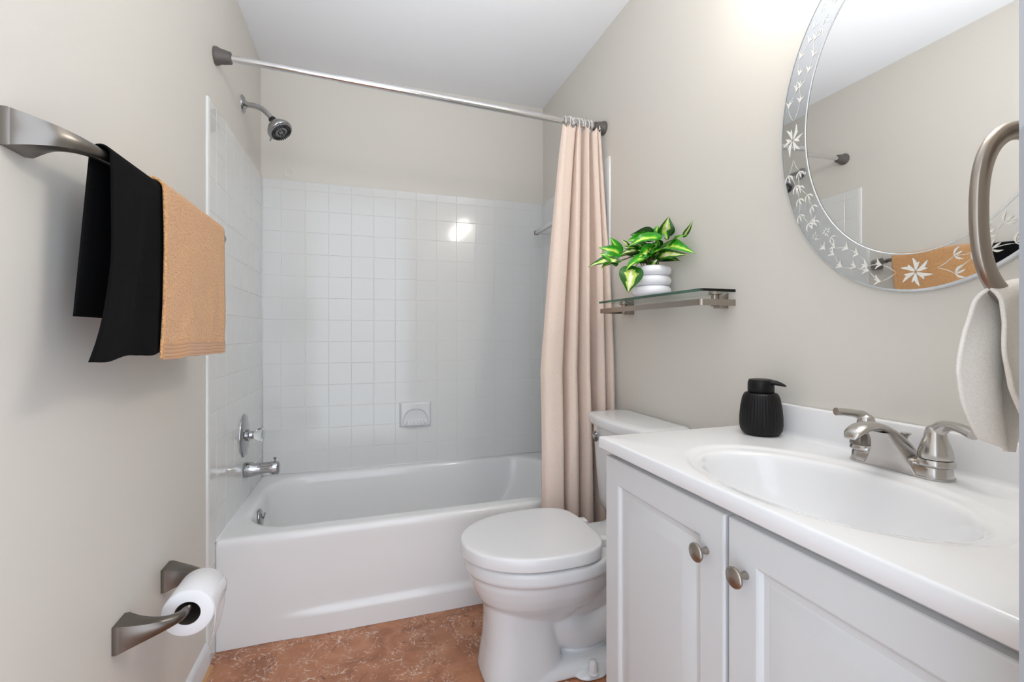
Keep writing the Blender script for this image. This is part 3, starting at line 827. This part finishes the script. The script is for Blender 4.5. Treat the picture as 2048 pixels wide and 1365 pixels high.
# ================================================================= FAUCET
FY, FX = -1.207, 1.452
t = thing('faucet', (FX, FY, CZ), 'brushed nickel two-handle faucet on the vanity top behind the basin', 'faucet')
b = newbm()
def fr(z, d): return rrect(FX-.028+d, FX+.028-d, FY-.084+d, FY+.084-d, .0275-d, z, 12, 14)
loft(b, [fr(CZ+.0002, .001), fr(CZ+.003, 0), fr(CZ+.004, 0), fr(CZ+.0045, .002), fr(CZ+.018, .003), fr(CZ+.023, .005), fr(CZ+.0255, .009), fr(CZ+.0262, .014)])
obj('base', b, 'faucet', t, True, 40)
# spout: tall side-flattened body rising at the middle and arching toward the basin
b = newbm()
sp = [((FX+.020, .0), .016, .010), ]
path = [(FX+.014, CZ+.020), (FX-.004, CZ+.046), (FX-.030, CZ+.068), (FX-.062, CZ+.082), (FX-.094, CZ+.084), (FX-.118, CZ+.076), (FX-.128, CZ+.066)]
wid = [.030, .025, .020, .0175, .0175, .016, .010]
thk = [.016, .013, .011, .0095, .0090, .0075, .003]
P = smooth_path([(x, 0, z) for x, z in path], 8); Wd = lerp_list(wid, 8); Tk = lerp_list(thk, 8)
rings = []
for i, p in enumerate(P):
    d = (P[min(i+1, len(P)-1)]-P[max(i-1, 0)]).normalized(); nrm = Vector((-d.z, 0, d.x))
    if nrm.z < 0: nrm = -nrm
    ring = []
    for k in range(32):
        th = 2*PI*k/32; c, s = math.cos(th), math.sin(th)
        s2 = s if s > 0 else s*.75
        ring.append(Vector((p.x, FY, p.z))+Vector((0, math.copysign(abs(c)**.85, c)*Wd[i], 0))+nrm*(s2*Tk[i]))
    rings.append(ring)
loft(b, rings)
# faceted body under the arch, wide at the base and narrowing up into it
def wr(z, xa, xb, hw): return rrect(xa, xb, FY-hw, FY+hw, min(.006, hw*.4), z, 4, 3)
loft(b, [wr(CZ+.004, FX-.0285, FX+.026, .046), wr(CZ+.020, FX-.031, FX+.022, .037), wr(CZ+.038, FX-.037, FX+.006, .028), wr(CZ+.056, FX-.048, FX-.014, .0205), wr(CZ+.074, FX-.062, FX-.034, .0168)])
obj('spout', b, 'faucet', t, True, 45)
b = newbm(); lathe(b, [(.0, .0), (.0115, .0), (.0130, .003), (.0130, .018), (.0110, .022), (.0, .022)], (FX-.106, FY, CZ+.053), (.12, 0, 1), 24, ribs=lambda th, h: .0006*math.cos(8*th)); obj('aerator', b, 'nickel_dark', t, True, 50)
b = newbm(); lathe(b, [(.0028, -.03), (.0028, .034), (.004, .037), (.0085, .043), (.0085, .0445), (.0, .0445)], (FX+.020, FY, CZ+.022), (0, 0, 1), 18); obj('lift_rod', b, 'faucet', t, True, 50)
for s in (-1, 1):
    hy = FY+s*.058
    b = newbm()
    lathe(b, [(.0270, .0), (.0270, .004), (.0255, .008), (.0245, .010)], (FX, hy, CZ+.024), (0, 0, 1), 36)
    lathe(b, [(.0240, .0115), (.0248, .014), (.0235, .024), (.0205, .035), (.0168, .046), (.0148, .056), (.0128, .064), (.007, .069), (.0, .070)], (FX, hy, CZ+.024), (0, 0, 1), 36)
    # lever: sweeps out and away
    tube(b, [(FX, hy, CZ+.078), (FX-.001, hy+s*.010, CZ+.091), (FX-.006, hy+s*.026, CZ+.097), (FX-.014, hy+s*.046, CZ+.096), (FX-.024, hy+s*.066, CZ+.091)] if s < 0 else
            [(FX, hy, CZ+.078), (FX-.003, hy+.006, CZ+.088), (FX-.014, hy+.012, CZ+.093), (FX-.032, hy+.020, CZ+.0955), (FX-.047, hy+.027, CZ+.0965)],
         [.0130, .0120, .0105, .0110, .0105], 20, 7, ref=(0, 0, 1), flat=[1.0, .95, .75, .70, .75])
    obj('handle', b, 'faucet', t, True, 50)

# ================================================================= SOAP DISPENSER
t = thing('soap_dispenser', (1.450, -.897, CZ), 'matte black ribbed soap dispenser on the vanity top by the backsplash', 'soap dispenser')
b = newbm()
NR = 40
lathe(b, [(.0, .0005), (.034, .0005), (.0400, .002), (.0440, .006), (.0475, .014), (.0490, .026), (.0488, .045), (.0465, .070), (.0425, .092), (.0395, .101), (.0360, .105), (.0300, .1062), (.0, .1062)], (1.450, -.897, CZ), (0, 0, 1), NR*6,
      ribs=lambda th, h: (.0011*(abs(math.cos(th*NR/2))**.7-.5)) if .008 < h < .098 else 0)
obj('bottle', b, 'soapblack', t, True, 60)
b = newbm()
lathe(b, [(.0, .1064), (.0290, .1064), (.0302, .108), (.0302, .128), (.0292, .134), (.0270, .1385), (.018, .1400), (.0, .1404)], (1.450, -.897, CZ), (0, 0, 1), 48); obj('pump_cap', b, 'soapblack', t, True, 50)
dv = Vector((.45, -.89, 0)).normalized(); o0 = Vector((1.450, -.897, CZ))
b = newbm(); tube(b, [o0+dv*.010+Vector((0, 0, .133)), o0+dv*.030+Vector((0, 0, .1325)), o0+dv*.046+Vector((0, 0, .1290)), o0+dv*.056+Vector((0, 0, .1255))], [.017, .014, .0100, .0050], 20, 6, flat=[.40, .42, .42, .35]); obj('nozzle', b, 'soapblack', t, True, 60)

# ================================================================= OVAL MIRROR
MC = (-1.2, 1.58)
t = thing('oval_mirror', (W, MC[0], MC[1]), 'large oval wall mirror with an etched floral border above the sink', 'mirror')
SEG = 200
def oval(a, c, x): return [Vector((x, MC[0]+a*math.cos(2*PI*i/SEG), MC[1]+c*math.sin(2*PI*i/SEG))) for i in range(SEG)]
XF = W-.012
b = newbm(); loft(b, [oval(.229, .324, W-.004), oval(.229, .324, XF)]); obj('centre_glass', b, 'mirror', t, True, 20)
b = newbm(); loft(b, [oval(.2285, .3235, XF-.0004), oval(.297, .397, XF+.0012)], True, False, False)
obj('border_band', b, 'band', t, True, 20)
b = newbm(); loft(b, [oval(.2960, .3960, XF+.0004), oval(.2985, .3985, XF+.0008), oval(.3010, .4010, XF+.0048), oval(.3015, .4015, W-.0008)], True, False, True); ed = obj('polished_edge', b, 'edge', t, True, 60)
b = newbm()
for a, r_ in ((.2315, .0008),):
    tube(b, [Vector((XF-.0005, MC[0]+a*math.cos(2*PI*i/160), MC[1]+(a+.095)*math.sin(2*PI*i/160))) for i in range(160)], .0013, 8, ref=(1, 0, 0), closed=True)
obj('groove_line', b, 'edge', t)
# etched flowers and sprigs, thin frosted strokes lying on the band
b = newbm()
def onband(th, r):
    """th round the oval, r 0..1 across the band"""
    a, c = .234+.063*r, .329+.068*r
    return Vector((XF-.0003+.0015*r-.0006, MC[0]+a*math.cos(th), MC[1]+c*math.sin(th)))
def stroke(th0, r0, th1, r1, w, bend=0.0):
    p0, p1 = onband(th0, r0), onband(th1, r1)
    d = p1-p0; L = d.length
    if L < 1e-6: return
    d.normalize(); s = Vector((0, -d.z, d.y))
    n = 8; A = []; B = []
    for i in range(n+1):
        k = i/n; ww = w*math.sin(PI*min(max(k, .03), .97))**.8
        c = p0.lerp(p1, k)+s*(bend*L*math.sin(PI*k))
        A.append(c+s*ww); B.append(c-s*ww)
    for q in (A, B):
        for v in q: v.x -= .0002
    va = [b.verts.new(v) for v in A]; vb = [b.verts.new(v) for v in B]
    for i in range(n): b.faces.new((va[i], va[i+1], vb[i+1], vb[i]))
def flower(th, r, s, petals=10):
    for k in range(petals):
        a = 2*PI*k/petals+.2; big = 1.0 if k % 2 else .72
        for off in (0,):
            stroke(th+.008*math.cos(a), r+.05*math.sin(a), th+s*.105*big*math.cos(a+off), r+s*.42*big*math.sin(a+off), .0030*s, .10 if k % 2 else -.10)
def sprig(th, r, dth, sgn, s=1.0):
    # three-leaf tip
    stroke(th, r, th+dth*.055*s, r+sgn*.20*s, .0022*s, .15*sgn)
    stroke(th, r, th+dth*.062*s, r+sgn*.02, .0020*s, 0)
    stroke(th, r, th+dth*.050*s, r-sgn*.20*s, .0022*s, -.15*sgn)
for k in range(4):
    base = k*PI/2
    flower(base, .5, 1.0 if k % 2 else 1.05, 12)
    for dth in (1, -1):
        for lane, sgn in ((.32, 1), (.68, -1)):
            pth, pr = base+dth*.13, .5
            for j in range(5):
                nth = base+dth*(.22+.10*j+(.02 if sgn > 0 else 0)); nr = lane+.14*math.sin(j*1.9+(0 if sgn > 0 else 2))
                stroke(pth, pr, nth, nr, .0006, .06*sgn)
                sprig(nth, nr, dth, 1 if j % 2 else -1, .85)
                pth, pr = nth, nr
    th = base+PI/4
    flower(th, .30, .42, 7); flower(th+.05, .70, .36, 6)
    sprig(th-.08, .72, 1, 1, .8); sprig(th-.06, .30, -1, 1, .7); sprig(th+.13, .42, 1, 1, .7)
obj('etched_pattern', b, 'etch', t, False)

# ================================================================= GLASS SHELF
SX, SY0, SY1, SZ = 1.400, -.742, -.150, 1.218
t = thing('glass_shelf', (W, -.446, SZ), 'glass wall shelf with a brushed nickel rail below, holding a plant', 'shelf')
b = newbm(); ch = .004
def gl(d, z): return [Vector(p) for p in ((SX+d, SY0+d+.004, z), (SX+d+.004, SY0+d, z), (W-.003, SY0+d, z), (W-.003, SY1-d, z), (SX+d+.004, SY1-d, z), (SX+d, SY1-d-.004, z))]
loft(b, [gl(.0008, SZ), gl(0, SZ+.0008), gl(0, SZ+.0072), gl(.0008, SZ+.008)]); obj('glass_plate', b, 'glass', t, False)
# flat rail: along the front, round the corners and back to the wall
b = newbm()
def railpath(off):
    pts = []; r = .016-off
    x0, x1 = SX+off, W-.001; y0, y1 = SY0+.002+off, SY1-.002-off
    pts.append((x1, y0))
    for i in range(9):
        a = -PI/2-PI/2*i/8; pts.append((x0+r+r*math.cos(a), y0+r+r*math.sin(a)))
    for i in range(9):
        a = PI-PI/2*i/8; pts.append((x0+r+r*math.cos(a), y1-r+r*math.sin(a)))
    pts.append((x1, y1)); return pts
po, pi_ = railpath(0), railpath(.0045)
rings = [[Vector((a[0], a[1], 1.178)), Vector((a[0], a[1], 1.196)), Vector((c[0], c[1], 1.196)), Vector((c[0], c[1], 1.178))] for a, c in zip(po, pi_)]
loft(b, rings); obj('rail', b, 'nickel', t, True, 30)
for y in (-.700, -.205):
    b = newbm()
    box(b, W-.034, W-.0006, y-.012, y+.012, 1.172, 1.2175, .001)
    lathe(b, [(.0, .0), (.017, .0), (.018, .001), (.018, .004), (.017, .005), (.0, .005)], (W-.040, y, 1.2125), (0, 0, 1), 28)
    lathe(b, [(.0, .0), (.010, .0), (.010, .034), (.0, .034)], (W-.040, y, 1.178), (0, 0, 1), 20)
    obj('bracket', b, 'nickel', t, True, 40)

# ================================================================= POTTED PLANT
px, py, pz = 1.447, -.440, SZ+.008
t = thing('potted_plant', (px, py, pz), 'trailing philodendron with lime-striped leaves in a white ringed pot on the glass shelf', 'plant')
b = newbm()
prof = [(.0, .0004), (.052, .0004)]
for k in range(3):
    z0 = .0004+k*.0345
    for i in range(9):
        a = -PI/2+PI*i/8
        if i == 0 and k: continue
        prof.append((.0520+.0150*math.cos(a), z0+.0175+.0170*math.sin(a)))
prof += [(.048, .102), (.047, .095), (.0, .095)]
lathe(b, prof, (px, py, pz), (0, 0, 1), 56); obj('pot', b, 'pot', t, True, 70)
b = newbm(); lathe(b, [(.0, .0985), (.02, .099), (.040, .097), (.0468, .0955)], (px, py, pz), (0, 0, 1), 32); obj('soil', b, 'soil', t)
LEAVES = [((1.357,-0.458,1.311),(1.338,-0.464,1.235),0.064,0,0.8),
((1.405,-0.469,1.355),(1.332,-0.457,1.307),0.039,0.5,0.45),
((1.447,-0.435,1.441),(1.374,-0.424,1.44),0.043,-0.4,0.1),
((1.449,-0.467,1.426),(1.35,-0.447,1.395),0.036,0.2,0.3),
((1.406,-0.442,1.422),(1.353,-0.438,1.416),0.033,-0.3,0.5),
((1.494,-0.45,1.448),(1.489,-0.478,1.5),0.046,0.3,0.7),
((1.473,-0.433,1.437),(1.47,-0.445,1.475),0.037,-0.4,0.4),
((1.495,-0.448,1.463),(1.495,-0.467,1.421),0.052,0.3,0.1),
((1.495,-0.554,1.423),(1.495,-0.593,1.46),0.014,0.5,0.8),
((1.495,-0.472,1.382),(1.489,-0.572,1.419),0.029,-0.5,0.35),
((1.481,-0.467,1.391),(1.479,-0.62,1.35),0.043,0.2,0.5),
((1.457,-0.47,1.359),(1.474,-0.598,1.347),0.032,0.4,0.8),
((1.469,-0.468,1.354),(1.477,-0.555,1.334),0.03,0.3,0.2),
((1.338,-0.399,1.378),(1.304,-0.401,1.431),0.037,0.4,0.5),
((1.382,-0.403,1.391),(1.346,-0.404,1.426),0.022,0.6,0.9),
((1.403,-0.42,1.39),(1.346,-0.415,1.399),0.022,-0.6,0.9),
((1.331,-0.418,1.376),(1.26,-0.407,1.392),0.03,-0.3,0.5),
((1.314,-0.423,1.341),(1.258,-0.417,1.369),0.042,0.2,0.25),
((1.311,-0.433,1.343),(1.217,-0.414,1.322),0.036,0.3,0.85),
((1.317,-0.429,1.34),(1.259,-0.423,1.317),0.03,0.5,0.4),
((1.403,-0.42,1.377),(1.335,-0.411,1.362),0.037,0.3,0.15),
((1.432,-0.461,1.389),(1.376,-0.456,1.351),0.039,-0.3,0.3),
((1.47,-0.453,1.399),(1.451,-0.459,1.424),0.028,0.3,0.1),
((1.437,-0.463,1.329),(1.444,-0.478,1.351),0.024,0,0.6),
((1.435,-0.431,1.346),(1.393,-0.43,1.341),0.034,0.3,0.15),
((1.452,-0.468,1.365),(1.47,-0.486,1.384),0.027,-0.4,0.5),
((1.394,-0.428,1.384),(1.338,-0.422,1.37),0.024,0.2,0.95),
((1.459,-0.418,1.386),(1.481,-0.437,1.409),0.028,0.1,0.1),
((1.441,-0.412,1.39),(1.398,-0.411,1.409),0.034,0.1,0.15)]

CAMV = Vector((-.45, -.80, .38)).normalized()      # the plant has grown towards the room
rnd = random.Random(3)
for k in range(16):                                # the inner leaves of the crown
    a = 2*PI*k/16+rnd.uniform(-.2, .2); el = rnd.uniform(.15, 1.1)
    dd = Vector((math.cos(a)*math.cos(el)*.75, math.sin(a)*math.cos(el), math.sin(el)))
    c0 = Vector((px-.012, py-.005, pz+.135))+dd*rnd.uniform(.008, .030); c1 = c0+dd*rnd.uniform(.045, .065)+Vector((0, 0, -.012))
    if c1.x > 1.505: continue
    LEAVES.append((tuple(c0), tuple(c1), rnd.uniform(.026, .036), rnd.uniform(-.6, .6), rnd.choice((.1, .1, .4, .4, .8))))
for i, (bs, tp, w, roll, kind) in enumerate(LEAVES):
    p0, p1 = Vector(bs), Vector(tp); d = p1-p0; L = d.length; d.normalize()
    side = d.cross(CAMV).normalized(); nrm = side.cross(d).normalized()
    q = Matrix.Rotation(roll, 3, d); side = q @ side; nrm = q @ nrm
    hw = w*.66
    b = newbm()
    def lf(u, v):
        s = v
        prof_ = (math.sin(PI*min(1, s**.55))**.80)*(1-.15*s) if s < 1 else 0
        tipn = max(0, 1-s)**.15
        wv = hw*prof_*tipn*1.04
        x = (u*2-1)
        lobe = -.10*L*(abs(x)**1.5)*(1-s)**6*2.2
        fold = abs(x)*.32*wv; dr = .10*L*math.sin(PI*s)*1.2
        c = p0+d*(L*s*1.02+lobe)+side*(x*wv)+nrm*(fold+dr-.22*L*max(0, s-.8)**1.5)
        c = c+nrm*(.02*L*math.sin(s*9+i)*abs(x))
        c.x = min(c.x, W-.006)
        return c
    grid(b, 10, 18, lf, uv=lambda a, c: (a*2-1, c))
    m = 'leaf_dark' if kind < .25 else ('leaf_lime' if kind < .6 else 'leaf_cream')
    o = obj('leaf', b, m, t, True)
    # petiole
    root = Vector((px+rnd.uniform(-.022, .015), py+rnd.uniform(-.025, .015), pz+.098))
    mid = (root+p0)/2+Vector((0, 0, .022+.02*rnd.random()))-d*.01
    b = newbm(); tube(b, [root, root.lerp(mid, .6)+Vector((0, 0, .010)), mid, p0.lerp(mid, .3), p0+d*.004+nrm*.001], [.0017, .0015, .0014, .0013, .0011], 8, 5); obj('stem', b, 'stem', t)

# ================================================================= TOWEL RING AND WASHCLOTH (on the wall with the doorway)
RY = -1.535; RCX, RCZ = 1.103, 1.208
t = thing('towel_ring', (1.10, NEAR, 1.30), 'brushed nickel towel ring beside the door jamb holding a white washcloth', 'towel ring')
b = newbm()
pts = []
for i in range(72):
    th = 2*PI*i/72; c, s = math.cos(th), math.sin(th); e = 2/2.5
    pts.append(Vector((RCX+.082*math.copysign(abs(c)**e, c), RY, RCZ+.083*math.copysign(abs(s)**e, s))))
tube(b, pts, .0085, 16, ref=(0, 1, 0), flat=.62, power=2.8, closed=True); obj('ring', b, 'nickel', t, True, 60)
b = newbm(); box(b, 1.082, 1.138, NEAR+.0006, NEAR+.010, 1.276, 1.332, .003); tube(b, [(1.110, NEAR+.008, 1.304), (1.110, NEAR+.03, 1.304), (1.110, RY, 1.302)], [.024, .013, .011], 20, 6, power=[4, 3, 2]); obj('post', b, 'nickel', t, True, 40)
b = newbm()
def wc(side):
    def f(u, v):
        top = Vector((1.036+.125*u, RY, RCZ-.083+.009))
        xb = 1.020+.185*u
        k = v
        zb = .985+.03*math.sin(u*5.5+.5) if u > .42 else .998-.018*math.sin(u/.42*PI/2)
        if side < 0: zb += .025; xb = 1.024+.17*u
        x = top.x+(xb-top.x)*min(1, k*1.9)**.55
        z = top.z+(zb-top.z)*k
        fold = .0065*math.sin(u*15+side*1.3+k*1.2)*min(1, .35+k)
        arch = math.sqrt(max(0, 1-(1-min(k*12, 1))**2))
        y = RY+side*(.0085*arch)-.004*k+fold*min(1, k*4)*(.9)+side*.006*k
        x += .006*math.sin(k*9+1)*(1-u)*k+.030*max(0, (k-.72)/.28)**1.5*(1-u)**1.5
        z += .005*(1-arch)+.010*math.sin(u*PI)*(1-k)
        return Vector((x, max(y, NEAR+.008), z))
    return f
for s in (1, -1):
    f = wc(s); vs = grid(b, 64, 60, f)
bmesh.ops.remove_doubles(b, verts=b.verts, dist=.0006)
o = obj('washcloth', b, 'white_cloth', None, True); recenter(o, (1.09, RY, .99)); solid(o, .0032)
tag(o, 'white washcloth draped through the towel ring beside the door jamb', 'washcloth')
